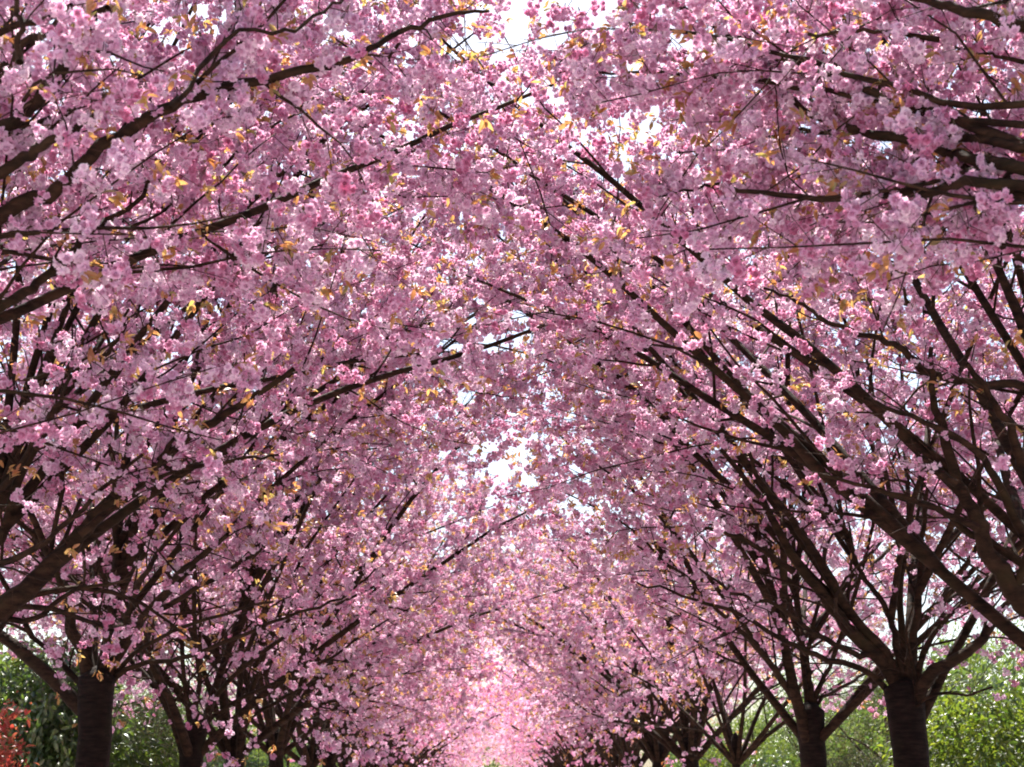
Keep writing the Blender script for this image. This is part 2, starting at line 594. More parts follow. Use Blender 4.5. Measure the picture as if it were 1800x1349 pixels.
def build_tree(X, Yfork, fork, w, seed, label, group, size=5.4, n_limbs=10, traced=(), parts=300, leaf_parts=0, branch_parts=False, dens=1.0, skip_az=(), extra=(), exr=.066, csize=.76):
    r = np.random.default_rng(seed)
    base = np.array([fork[0] + r.uniform(-.04, .04), fork[1], 0.0])
    root = link('cherry_tree', None, None, base)
    root.empty_display_size = .3
    tag(root, label, 'tree', group)
    tr = []
    for spec in traced:
        pts, R0, R1, start = spec
        W = np.array([at_y(px, py, y) for px, py, y in pts])
        if start:                                            # rooted at the fork of this tree
            W = np.vstack([fork + np.array([0, 0, -.25]), W])
        P = catmull(W, 4)
        P[1:-1] += r.normal(0, .008, (len(P) - 2, 3))
        tr.append((P, np.linspace(R0 * .82, R1 * .9, len(P))))
    S = skeleton(fork, r, n_limbs, size, tr, dens=dens, skip_az=skip_az, extra=extra, exr=exr, csize=csize)
    V, Fc = trunk_mesh(base, fork, w, r)
    link('trunk', new_mesh('trunk', V - base, Fc, M_TRUNK), root)
    lo = []
    for P, R in S['limbs']:
        R = R.copy(); R[:3] *= (1.22, 1.12, 1.03)
        V, Q = tube(P - base, R, 8)
        lo.append(link('limb', new_mesh('limb', V, Q, M_LIMB), root))
    if branch_parts:
        for li, P, R in S['branches']:
            V, Q = tube(P - base, R, 5)
            link('branch', new_mesh('branch', V, Q, M_LIMB), lo[li])
    else:
        V, Q = tubes_joined([(P - base, R) for _, P, R in S['branches']], 5)
        link('branches', new_mesh('branches', V, Q, M_LIMB), root)['kind'] = 'stuff'
    V, Q = twig_mesh(*[a - base for a in S['twig'][:3]], S['twig'][3])
    link('twigs', new_mesh('twigs', V, Q, M_TWIG), root)['kind'] = 'stuff'
    C = S['blossom']
    C = C[open_sky(C, r) & (np.linalg.norm(C - EYE, axis=1) > 2.6)]
    n = len(C)
    rot = np.stack([r.normal(0, .45, n), r.normal(0, .45, n), r.uniform(0, 6.283, n)], 1)
    scl = csize * np.clip(r.lognormal(0, .25, n), .5, 1.55)
    idx = r.integers(0, len(CLUSTER), n)
    x, y, z = project(C)
    vis = (x > -10) & (x < 1810) & (y > -10) & (y < 1355) & (z > 0) & (F * .11 / np.maximum(z, .1) > 10)
    order = np.nonzero(vis)[0]
    order = order[np.argsort(z[order])][:parts]
    for i in order:
        o = link('blossom_cluster', CLUSTER[idx[i]], root)
        o.location = C[i] - base
        o.rotation_euler = rot[i]
        o.scale = (scl[i],) * 3
    rest = np.ones(n, bool); rest[order] = False
    scatter('blossoms', C[rest] - base, rot[rest], scl[rest], idx[rest], NG_BLOSSOM, root)
    Lp, Ld = S['leaf'], S['leafdir']
    ok = open_sky(Lp, r) & (np.linalg.norm(Lp - EYE, axis=1) > 2.6)
    Lp, Ld = Lp[ok], Ld[ok]
    n = len(Lp)
    rot = leaf_euler(Ld, r)
    scl = r.uniform(.65, 1.2, n)
    idx = r.integers(0, len(LEAF), n)
    x, y, z = project(Lp)
    vis = (x > 0) & (x < 1800) & (y > 0) & (y < 1349) & (z > 0)
    order = np.nonzero(vis)[0]
    order = order[np.argsort(z[order])][:leaf_parts]
    for i in order:
        o = link('leaf', LEAF[idx[i]], root)
        o.location = Lp[i] - base
        o.rotation_euler = rot[i]
        o.scale = (scl[i],) * 3
    rest = np.ones(n, bool); rest[order] = False
    scatter('leaves', Lp[rest] - base, rot[rest], scl[rest], idx[rest], NG_LEAF, root)
    return root


# ------------------------------------------------------------------ the setting: lawn, path
def ground_material(name, stops, scale, rough=.9):
    m, nt, N, L, out = mat(name)
    tc = N.new('ShaderNodeTexCoord')
    a = N.new('ShaderNodeTexNoise'); a.inputs['Scale'].default_value = scale; a.inputs['Detail'].default_value = 8
    L.new(tc.outputs['Object'], a.inputs[0])
    b = N.new('ShaderNodeTexNoise'); b.inputs['Scale'].default_value = .35; b.inputs['Detail'].default_value = 4
    L.new(tc.outputs['Object'], b.inputs[0])
    ad = N.new('ShaderNodeMath'); ad.operation = 'MULTIPLY_ADD'; ad.inputs[1].default_value = .5
    L.new(b.outputs['Fac'], ad.inputs[0])
    ml = N.new('ShaderNodeMath'); ml.operation = 'MULTIPLY'; ml.inputs[1].default_value = .5
    L.new(a.outputs['Fac'], ml.inputs[0]); L.new(ml.outputs[0], ad.inputs[2])
    r = ramp(N, stops); L.new(ad.outputs[0], r.inputs[0])
    p = N.new('ShaderNodeBsdfPrincipled'); p.inputs['Roughness'].default_value = rough
    L.new(r.outputs[0], p.inputs['Base Color'])
    bp = N.new('ShaderNodeBump'); bp.inputs['Strength'].default_value = .5; L.new(a.outputs['Fac'], bp.inputs['Height'])
    L.new(bp.outputs[0], p.inputs['Normal'])
    L.new(p.outputs[0], out.inputs[0])
    return m


M_LAWN = ground_material('lawn', [(.35, (.07, .10, .03)), (.47, (.30, .24, .23)), (.6, (.62, .47, .51))], 6)
M_PATH = ground_material('path', [(.35, (.40, .31, .28)), (.47, (.55, .45, .45)), (.6, (.68, .51, .56))], 14)
g = 600
o = link('lawn', new_mesh('lawn', [(-g, -g, 0), (g, -g, 0), (g, g, 0), (-g, g, 0)], np.array([[0, 1, 2, 3]]), M_LAWN))
o['kind'] = 'structure'
ys = np.linspace(-30, 160, 60)
V = np.array([(s * (2.35 + .06 * math.sin(y * 1.7 + s)), y, .004) for y in ys for s in (-1, 1)])
Q = np.array([[2 * i, 2 * i + 1, 2 * i + 3, 2 * i + 2] for i in range(len(ys) - 1)])
o = link('path', new_mesh('path', V, Q, M_PATH))
o['kind'] = 'structure'

# ------------------------------------------------------------------ the avenue
HALF = 3.7
GL = 'cherry trees in the left row of the avenue'
GR = 'cherry trees in the right row of the avenue'
FORK_L = {1: (172, 1192), 2: (340, 1278), 3: (415, 1286), 4: (488, 1292), 5: (545, 1318)}
FORK_R = {1: (1590, 1212), 2: (1425, 1250), 3: (1293, 1300), 4: (1212, 1305), 5: (1156, 1312)}
fl = {k: at_x(*v, -HALF) for k, v in FORK_L.items()}
fr = {k: at_x(*v, HALF) for k, v in FORK_R.items()}
yl1, yr1 = fl[1][1], fr[1][1]
fl[0] = np.array([-HALF, yl1 - 4.0, 2.62]); fl[-1] = np.array([-HALF, yl1 - 8.0, 2.6])
fr[0] = np.array([HALF, yr1 - 4.0, 2.62]); fr[-1] = np.array([HALF, yr1 - 8.1, 2.6])
print('forks L', {k: v.round(2).tolist() for k, v in fl.items()})
print('forks R', {k: v.round(2).tolist() for k, v in fr.items()})


def Z(y, *pts):                                              # traced points at one distance
    return [(a, b, y) for a, b in pts]


def ZZ(y0, y1, *pts):                                        # traced points with the distance running from y0 to y1
    n = len(pts) - 1
    return [(a, b, y0 + (y1 - y0) * i / n) for i, (a, b) in enumerate(pts)]


yL = {k: v[1] for k, v in fl.items()}
yR = {k: v[1] for k, v in fr.items()}
T_L = {
    -1: [  # big dark limbs sweeping in from the upper left
        (ZZ(yL[-1], 6.2, (-250, 560), (0, 380), (100, 333), (180, 257), (300, 185), (390, 158), (500, 130), (600, 110), (650, 85), (720, 50), (800, 25), (860, 20)), .050, .008, True),
        (Z(5.9, (310, 180), (400, 95), (440, 65), (505, -5)), .014, .008, False),
        (ZZ(5.3, 5.9, (300, 190), (400, 72), (500, 55), (560, 25), (610, -10)), .013, .007, False),
        (ZZ(yL[-1], 5.5, (-200, 480), (0, 303), (60, 265), (120, 232), (170, 200)), .044, .014, True),
        (ZZ(yL[-1], 5.2, (-200, 400), (0, 228), (50, 190), (105, 125), (122, 88), (190, 15)), .046, .020, True),
        (ZZ(yL[-1], 5.0, (-150, 280), (0, 135), (40, 75), (90, 48), (125, 10)), .030, .012, True),
        (Z(5.4, (-60, 90), (0, 55), (80, 30), (140, -10)), .022, .012, False),
        (Z(4.6, (35, 110), (32, 50), (30, -10)), .014, .010, False),
        (ZZ(yL[-1], 7.0, (-220, 700), (0, 545), (55, 510), (123, 447), (167, 400), (247, 347), (320, 200)), .040, .010, True),
        (Z(7.0, (150, 437), (233, 400), (300, 360), (322, 346)), .013, .007, False),
        (Z(7.4, (280, 318), (330, 262), (385, 205), (410, 158)), .014, .009, False),
        (Z(7.6, (380, 302), (450, 243), (510, 205), (562, 163)), .011, .006, False),
    ],
    0: [  # thick limb from the left edge
        (ZZ(yL[0], 9.4, (-40, 1085), (0, 1075), (60, 1022), (120, 968), (165, 910), (265, 830), (330, 770), (420, 715), (517, 648)), .115, .018, True),
        (ZZ(9.3, 9.6, (140, 940), (215, 880), (268, 828), (305, 770), (330, 745)), .030, .010, False),
        (ZZ(yL[0], 9.0, (-60, 1000), (0, 950), (33, 843), (77, 753), (123, 683), (147, 647), (200, 610), (227, 543)), .055, .010, True),
        (Z(8.8, (-20, 668), (20, 666), (90, 660), (123, 655), (150, 633), (200, 600)), .018, .008, False),
        (Z(9.8, (143, 727), (175, 690), (207, 653), (233, 603), (262, 575)), .030, .012, False),
        (ZZ(9.6, 10.0, (200, 842), (290, 826), (367, 817), (430, 805), (490, 800)), .026, .010, False),
        (ZZ(yL[0], 8.6, (-60, 900), (0, 860), (60, 780), (95, 720), (125, 660)), .040, .012, True),
        (ZZ(yL[0], 9.0, (-50, 1030), (20, 985), (80, 950), (170, 870), (250, 800)), .040, .012, True),
        (ZZ(yL[0], 9.9, (-30, 1095), (60, 1088), (130, 1040), (230, 1020)), .035, .012, True),
    ],
    1: [
        (Z(yL[1], (150, 1150), (125, 1110), (118, 1060), (95, 1000), (60, 930)), .100, .020, True),
        (Z(yL[1], (190, 1110), (202, 1040), (206, 970), (204, 900), (215, 820), (240, 740)), .070, .016, True),
        (ZZ(yL[1], 12.4, (215, 1140), (255, 1085), (300, 1028), (325, 1000), (400, 940)), .070, .022, True),
        (ZZ(yL[1], 12.6, (225, 1110), (300, 1062), (402, 1005), (460, 965)), .050, .014, True),
        (ZZ(yL[1], 12.2, (222, 1178), (300, 1162), (360, 1146), (450, 1105), (520, 1078), (600, 1052), (660, 1000)), .036, .009, True),
        (ZZ(yL[1], 12.8, (235, 1150), (330, 1100), (480, 1058)), .036, .012, True),
        (Z(12.9, (277, 817), (400, 793), (500, 727), (600, 660), (640, 612), (700, 587), (757, 570), (817, 580), (883, 573)), .040, .007, False),
        (Z(13.0, (700, 587), (757, 572), (790, 540), (815, 505)), .010, .006, False),
        (Z(13.1, (620, 642), (690, 655), (790, 668), (840, 690), (895, 698)), .012, .006, False),
        (ZZ(13.6, 14.6, (472, 560), (487, 500), (517, 430), (550, 340), (580, 265), (620, 180), (652, 128)), .060, .030, False),
        (ZZ(yL[1], 12.0, (205, 1150), (235, 1050), (260, 1000), (340, 900), (450, 830)), .050, .012, True),
        (Z(yL[1] + .3, (130, 1190), (80, 1140), (40, 1105), (0, 1095)), .045, .014, True),
    ],
    2: [
        (Z(yL[2] - .6, (550, 792), (600, 793), (660, 788), (730, 778), (850, 740), (914, 716)), .020, .007, False),
        (ZZ(yL[2], 16.0, (370, 1240), (420, 1180), (500, 1120), (560, 1080), (640, 1040), (690, 1000)), .050, .010, True),
        (ZZ(yL[2], 16.5, (375, 1260), (450, 1215), (560, 1170), (640, 1115), (720, 1070)), .040, .009, True),
        (Z(yL[2], (330, 1250), (325, 1200), (318, 1130), (300, 1060)), .055, .016, True),
        (Z(yL[2], (345, 1240), (350, 1180), (352, 1100), (345, 1010)), .055, .016, True),
        (ZZ(yL[2], 16.0, (300, 1230), (270, 1200), (220, 1185)), .030, .012, True),
    ],
    3: [
        (Z(yL[3] - 1, (560, 1085), (600, 1066), (660, 1064), (700, 1058), (770, 1053), (860, 1045)), .018, .006, False),
        (ZZ(yL[3], 19.5, (440, 1265), (500, 1225), (570, 1190), (640, 1140), (730, 1090), (780, 1040)), .045, .009, True),
        (Z(yL[3] - .4, (550, 1180), (600, 1187), (680, 1188), (760, 1180), (840, 1172)), .016, .006, False),
    ],
    4: [
        (ZZ(yL[4], 23.5, (510, 1275), (560, 1240), (640, 1215), (720, 1180), (800, 1140)), .040, .008, True),
        (ZZ(yL[4], 24.5, (505, 1280), (590, 1255), (700, 1240), (760, 1230)), .030, .008, True),
    ],
    5: [(ZZ(yL[5], 28, (575, 1310), (620, 1290), (690, 1260), (760, 1225)), .035, .008, True)],
}
T_R = {
    -1: [
        (ZZ(yR[-1], 6.6, (2000, 390), (1800, 297), (1717, 280), (1650, 260), (1533, 237), (1467, 217), (1393, 180), (1353, 133), (1290, 73)), .042, .009, True),
        (ZZ(yR[-1], 6.3, (2000, 330), (1790, 258), (1683, 243), (1567, 237), (1460, 232), (1365, 228)), .036, .009, True),
        (ZZ(yR[-1], 5.8, (2050, 460), (1810, 350), (1733, 318), (1690, 288), (1660, 270)), .034, .012, True),
        (ZZ(yR[-1], 6.4, (2050, 420), (1735, 322), (1650, 334), (1560, 343), (1470, 348), (1340, 342), (1268, 326)), .034, .010, True),
        (ZZ(yR[-1], 6.4, (2000, 250), (1720, 190), (1480, 125), (1290, 70), (1090, 40)), .026, .007, True),
        (ZZ(yR[-1], 7.0, (2000, 300), (1650, 210), (1400, 150), (1200, 130), (1030, 125)), .024, .007, True),
        (Z(6.5, (1268, 326), (1240, 325), (1200, 337), (1165, 345)), .010, .006, False),
        (Z(6.6, (1640, 306), (1540, 302), (1450, 312), (1340, 316)), .018, .009, False),
        (ZZ(yR[-1], 5.4, (2000, 130), (1800, 45), (1700, 20), (1600, -5)), .042, .018, True),
        (Z(5.7, (1650, 70), (1560, 57), (1500, 53), (1420, 60)), .014, .008, False),
        (Z(6.0, (1800, 110), (1740, 95), (1670, 75)), .012, .006, False),
        (Z(6.0, (1800, 200), (1740, 230), (1690, 250)), .012, .006, False),
    ],
    0: [
        (ZZ(yR[0], 8.7, (1850, 1090), (1797, 1060), (1767, 1017), (1733, 967), (1717, 910), (1683, 847), (1660, 763), (1640, 700), (1637, 610)), .105, .016, True),
        (ZZ(yR[0], 8.6, (1850, 1000), (1810, 830), (1797, 815), (1780, 763), (1747, 710), (1700, 640)), .070, .018, True),
        (ZZ(yR[0], 8.2, (1900, 800), (1800, 686), (1733, 674), (1630, 658), (1600, 627), (1560, 600), (1493, 583), (1440, 557), (1400, 530), (1343, 507)), .045, .009, True),
        (ZZ(8.7, 8.9, (1720, 930), (1647, 893), (1560, 866), (1440, 834)), .030, .012, False),
        (Z(8.5, (1680, 850), (1640, 820), (1610, 795)), .026, .014, False),
        (Z(8.2, (1640, 540), (1638, 470), (1642, 400)), .014, .008, False),
        (Z(8.3, (1600, 540), (1585, 500), (1578, 440)), .014, .008, False),
        (ZZ(yR[0], 8.4, (1870, 1040), (1790, 920), (1750, 840), (1700, 780), (1600, 735), (1520, 700)), .050, .012, True),
        (ZZ(yR[0], 8.9, (1860, 1060), (1780, 980), (1690, 930), (1640, 890), (1560, 870)), .050, .012, True),
        (Z(8.0, (1850, 500), (1800, 460), (1740, 425), (1700, 400)), .026, .010, False),
    ],
    1: [
        (ZZ(yR[1], 12.4, (1565, 1180), (1500, 1117), (1450, 1050), (1400, 990), (1360, 917), (1330, 867), (1267, 790)), .088, .022, True),
        (ZZ(yR[1], 12.2, (1570, 1170), (1500, 1087), (1453, 1010), (1417, 950), (1367, 883), (1327, 830), (1313, 783)), .066, .016, True),
        (ZZ(yR[1], 11.8, (1535, 1187), (1433, 1150), (1367, 1120), (1283, 1073), (1200, 1047), (1120, 1025)), .042, .009, True),
        (ZZ(yR[1], 12.0, (1545, 1160), (1500, 1150), (1433, 1113), (1367, 1067), (1287, 1040), (1230, 1000)), .046, .010, True),
        (ZZ(12.5, 12.3, (1395, 1005), (1343, 970), (1283, 940), (1237, 928)), .034, .016, False),
        (Z(yR[1], (1578, 1150), (1570, 1100), (1545, 1050), (1515, 1010), (1490, 940), (1465, 880)), .048, .014, True),
        (Z(yR[1], (1600, 1150), (1612, 1080), (1616, 1000), (1622, 930), (1630, 860)), .064, .020, True),
        (Z(yR[1] + .3, (1590, 1150), (1582, 1060), (1595, 960), (1600, 880)), .056, .018, True),
        (Z(yR[1] - .2, (1630, 1190), (1662, 1170), (1710, 1140), (1740, 1105), (1755, 1085), (1790, 1040)), .082, .030, True),
        (Z(yR[1] - .3, (1640, 1222), (1700, 1220), (1745, 1208)), .022, .010, True),
        (Z(yR[1], (1625, 1150), (1650, 1100), (1690, 1060), (1720, 1010)), .044, .014, True),
        (Z(12.6, (1600, 850), (1545, 838), (1450, 832)), .016, .008, False),
    ],
    2: [
        (ZZ(yR[2], 15.8, (1400, 1235), (1370, 1190), (1340, 1150), (1280, 1090), (1200, 1010), (1120, 960)), .066, .012, True),
        (ZZ(yR[2], 15.0, (1405, 1240), (1320, 1120), (1250, 1020), (1180, 930), (1120, 870), (1020, 800)), .050, .010, True),
        (ZZ(15.4, 14.6, (1420, 830), (1317, 748), (1250, 715), (1200, 655), (1150, 600), (1060, 560)), .034, .008, False),
        (Z(15.8, (1180, 1000), (1110, 930), (1020, 880), (940, 840)), .020, .007, False),
        (ZZ(yR[2], 15.2, (1440, 1230), (1470, 1215), (1510, 1190), (1540, 1180)), .030, .014, True),
        (Z(yR[2], (1425, 1210), (1420, 1150), (1440, 1060), (1448, 960)), .058, .016, True),
        (Z(yR[2], (1435, 1220), (1465, 1160), (1478, 1120)), .050, .016, True),
        (Z(16.0, (1260, 800), (1170, 830), (1080, 820)), .016, .008, False),
        (Z(16.4, (1010, 690), (1060, 735), (1100, 770), (1150, 790)), .016, .010, False),
        (Z(16.4, (900, 518), (1000, 497), (1060, 483), (1180, 482), (1280, 492)), .013, .008, False),
    ],
    3: [],
    4: [
        (ZZ(yR[4], 24.5, (1190, 1280), (1150, 1225), (1110, 1180), (1060, 1120), (1010, 1060)), .055, .010, True),
        (ZZ(yR[4], 24.0, (1190, 1290), (1120, 1275), (1050, 1260), (990, 1220)), .045, .010, True),
        (Z(yR[4], (1206, 1260), (1207, 1230), (1206, 1190)), .060, .030, True),
        (Z(yR[4], (1225, 1280), (1250, 1260), (1275, 1250)), .040, .016, True),
    ],
    5: [(ZZ(yR[5], 29, (1140, 1290), (1100, 1260), (1040, 1230), (980, 1180)), .045, .009, True)],
}
LAB_L = {
    -1: 'nearest cherry tree of the left row, dark limbs sweeping across the upper left corner',
    0: 'pink cherry tree whose thick dark limb comes in low at the left edge',
    1: 'pink cherry tree with the thickest left trunk in view, beside the dark green bush',
    2: 'pink cherry tree just beyond the thickest left trunk, by the low lime green bush',
    3: 'cherry tree of the left row, third trunk in view, before the blue-green shrub',
    4: 'pink cherry tree of the left row, fourth trunk in view, a narrow dark stem',
    5: 'pink cherry tree of the left row, fifth trunk in view, only its fork showing',
}
LAB_R = {
    -1: 'nearest cherry tree of the right row, long boughs reaching in at the upper right corner',
    0: 'pink cherry tree with heavy dark limbs leaning in at the right edge',
    1: 'pink cherry tree with the thickest dark trunk on the right, beside the bright green hedge',
    2: 'cherry tree with lit brown fork, next beyond the thickest right trunk',
    3: 'young cherry tree with a slender trunk between two stout ones in the right row',
    4: 'pink cherry tree of the right row just beyond the slender young tree, dark stout trunk',
    5: 'pink cherry tree of the right row, last distinct trunk before the rows merge',
}
WID_L = {-1: .36, 0: .36, 1: .335, 2: .31, 3: .29, 4: .27, 5: .28}
WID_R = {-1: .36, 0: .36, 1: .335, 2: .32, 3: .13, 4: .30, 5: .28}
for k in (-1, 0, 1, 2, 3, 4, 5):
    near = k <= 2
    for side, T, ys_, fk, wd, lab, grp in ((-1, T_L, yL, fl, WID_L, LAB_L, GL), (1, T_R, yR, fr, WID_R, LAB_R, GR)):
        young = side > 0 and k == 3

        def az(a):                                             # 0 points across the avenue, positive turns up the avenue
            return a if side < 0 else math.pi - a
        toward = [(-math.pi / 2, 1.0)] if k <= 1 else []
        if k < 0: toward.append((az(.1), 1.05))
        if k == 0: toward.append((az(-.5), .8))
        if k == 1: toward.append((az(0), .4))
        up = [(az(2.0), 68, 7.2), (az(-2.4), 64, 7.0), (az(2.9), 58, 6.4), (az(1.2), 70, 7.6), (az(1.6), 75, 8.4), (az(.9), 73, 8.4), (az(-1.6), 68, 7.8)]
        ex = [(az(-.7), 58, 7.4), (az(.1), 60, 7.8), (az(.8), 56, 7.4), (az(.45), 66, 8.0)] + up
        if k >= 3: ex = up[:4] + [(az(.35), 56, 6.3), (az(-.3), 60, 6.3), (az(.05), 50, 5.6), (az(.6), 46, 5.4)]
        if k == 1: ex = [(az(.4), 56, 8.2), (az(.2), 50, 7.4), (az(.6), 52, 7.6), (az(.05), 58, 7.6), (az(.3), 62, 7.8), (az(.9), 57, 7.4), (az(.6), 68, 8.0)] + up
        if k == 0: ex = [(az(1.3), 66, 7.4), (az(1.7), 58, 7.2), (az(2.2), 72, 7.6), (az(2.9), 60, 6.6), (az(1.0), 72, 7.4), (az(.12), 47, 6.2), (az(.2), 50, 6.6), (az(.55), 45, 6.2), (az(.35), 56, 7.2), (az(.8), 52, 7.0), (az(-2.5), 70, 7.5)] + up[1:]
        if k < 0: ex = [(az(1.5), 62, 7.0), (az(1.9), 70, 7.0), (az(1.2), 74, 7.0), (az(.55), 38, 5.6), (az(.9), 46, 6.0), (az(0), 80, 6.5), (az(2.6), 72, 7.0), (az(-2.2), 70, 6.6), (az(.4), 70, 6.8)]
        if k >= 0: ex = ex + [(az(2.9), 40, 5.4), (az(2.3), 43, 5.2), (az(-2.6), 42, 5.2), (az(1.8), 40, 4.8)]
        if young: ex = []
        build_tree(side * HALF, ys_[k], fk[k], wd[k] * .9, (40 if side < 0 else 60) + k, lab[k], grp, size=3.2 if young else (5.6 if k <= 2 else 5.2),
                   n_limbs=(5 if len(T[k]) > 5 else 9), traced=T[k], leaf_parts=100 if k <= 1 else 0, branch_parts=near,
                   dens={-1: .84, 0: .74, 1: .80, 2: .90}.get(k, 1.0), skip_az=toward, extra=ex, exr=.032 if k <= 0 else .038, csize={-1: .82, 0: .72}.get(k, .66))

# ------------------------------------------------------------------ far trees: four kinds, copied down the avenue
def far_cluster(r):
    n = 14
    d = unit(r.normal(0, 1, (n, 3)))
    c = d * r.uniform(.030, .058, n)[:, None]
    a = unit(np.cross(d, r.normal(0, 1, (n, 3)))); b = np.cross(d, a)
    s = r.uniform(.022, .034, n)[:, None]
    V = np.stack([c + a * s, c + b * s + d * s * .4, c - a * s, c - b * s - d * s * .3], 1).reshape(-1, 3)
    return V, np.arange(n * 4).reshape(n, 4), np.repeat(r.uniform(.2, .8, n), 4)


def far_variant(seed):
    r = np.random.default_rng(seed)
    fork = np.array([0, 0, 2.5])
    S = skeleton(fork, r, 12, 5.2, [], dens=.88)
    root = link('cherry_tree', None)
    V, Fc = trunk_mesh(np.zeros(3), fork, .29, r, 10)
    link('trunk', new_mesh('trunk', V, Fc, M_TRUNK), root)
    V, Q = tubes_joined([(P, R) for P, R in S['limbs']], 6)
    link('limbs', new_mesh('limbs', V, Q, M_LIMB), root)['kind'] = 'stuff'
    V, Q = tubes_joined([(P, R) for _, P, R in S['branches']], 4)
    link('branches', new_mesh('branches', V, Q, M_LIMB), root)['kind'] = 'stuff'
    C = S['blossom']
    C = C[r.uniform(0, 1, len(C)) < 4300 / max(len(C), 4300)]
    protos = [far_cluster(r) for _ in range(24)]
    pi = r.integers(0, 24, len(C))
    sc = r.uniform(.65, 1.1, len(C))[:, None, None]
    V = np.stack([protos[i][0] for i in pi]) * sc + (C - np.array([0, 0, .05]))[:, None]
    T = np.stack([protos[i][2] for i in pi]) + r.normal(0, .12, len(C))[:, None]
    nv = V.shape[1]
    Q = (np.arange(len(C))[:, None, None] * nv + protos[0][1][None]).reshape(-1, 4)
    link('blossoms', new_mesh('blossoms', V.reshape(-1, 3), Q, M_PETAL, T.ravel()), root)['kind'] = 'stuff'
    Lp, Ld = S['leaf'], S['leafdir']
    side = unit(np.cross(Ld, r.normal(0, 1, Ld.shape)))
    n = len(Lp)
    l = r.uniform(.05, .08, n)[:, None]
    V = np.stack([Lp, Lp + Ld * l * .5 + side * l * .25, Lp + Ld * l, Lp + Ld * l * .5 - side * l * .25], 1).reshape(-1, 3)
    link('leaves', new_mesh('leaves', V, np.arange(n * 4).reshape(n, 4), M_LEAF, np.repeat(r.uniform(0, 1, n), 4)), root)['kind'] = 'stuff'
    return root


def copy_thing(root):
    c = root.copy(); COL.objects.link(c)
    for ch in root.children:
        d = ch.copy(); COL.objects.link(d); d.parent = c
    return c


protos = [far_variant(900 + i) for i in range(4)]
used = set()
y0l, y0r = yL[5] + 4.1, yR[5] + 4.6
i = 0
for side, y0, grp in ((-1, y0l, GL), (1, y0r, GR)):
    y = y0
    while y < 118:
        v = (i * 3 + (0 if side < 0 else 1)) % 4
        o = protos[v] if v not in used else copy_thing(protos[v])
        used.add(v)
        o.location = (side * HALF + random.uniform(-.12, .12), y, 0)
        o.rotation_euler = (0, 0, random.uniform(0, 6.283))
        s = random.uniform(.93, 1.08)
        o.scale = (s, s, s)
        w = 'left' if side < 0 else 'right'
        tag(o, f'distant pink cherry tree deep in the {w} row, where the trunks run together', 'tree', f'far cherry trees of the {w} row')
        y += 4.1 + random.uniform(-.25, .25)
        i += 1

# the avenue goes on behind the camera: three unseen trees added on each side to shade the near crowns
for side, grp in ((-1, GL), (1, GR)):
    for y in (-3.4, -7.5, -11.6):
        o = copy_thing(protos[i % 4]); i += 1
        o.location = (side * HALF, y, 0)
        o.rotation_euler = (0, 0, random.uniform(0, 6.283))
        w = 'left' if side < 0 else 'right'
        tag(o, f'unseen pink cherry tree continuing the {w} row behind the camera, added for shade', 'tree', f'cherry trees of the {w} row added behind the camera')

# ------------------------------------------------------------------ shrubs and green trees behind the rows
def leafy(name, stops, tstops, L, W, trans=.4, rough=.35, gloss=.10):
    m = leaf_material(name, stops, tstops, trans, rough, gloss)
    return scatter_group(name + '_scatter', [make_leaf(name, L, W, b, t, m) for b, t in ((.15, 0), (.4, .2), (.7, .4))])


NG_DARK = leafy('dark_glossy_leaf', [(0, (.026, .056, .018)), (.6, (.044, .088, .022)), (1, (.08, .12, .03))],
                [(0, (.10, .20, .03)), (1, (.24, .34, .04))], .10, .022, .3, .34, .06)
NG_LIME = leafy('lime_leaf', [(0, (.022, .05, .008)), (.6, (.042, .078, .010)), (1, (.07, .10, .013))],
                [(0, (.08, .16, .014)), (1, (.24, .29, .022))], .075, .022, .5, .45, .03)
NG_GREY = leafy('grey_green_leaf', [(0, (.03, .042, .022)), (.6, (.042, .052, .030)), (1, (.07, .055, .03))],
                [(0, (.06, .10, .035)), (1, (.14, .12, .05))], .06, .012, .35, .45, .012)
NG_RED = leafy('red_leaf', [(0, (.26, .03, .025)), (.6, (.30, .05, .035)), (1, (.12, .09, .03))],
               [(0, (.45, .05, .035)), (1, (.42, .13, .05))], .07, .018, .45, .4, .05)
NG_BLUE = leafy('blue_green_leaf', [(0, (.02, .05, .03)), (.6, (.035, .075, .05)), (1, (.06, .10, .07))],
                [(0, (.06, .15, .06)), (1, (.14, .22, .10))], .06, .016, .35, .4, .02)


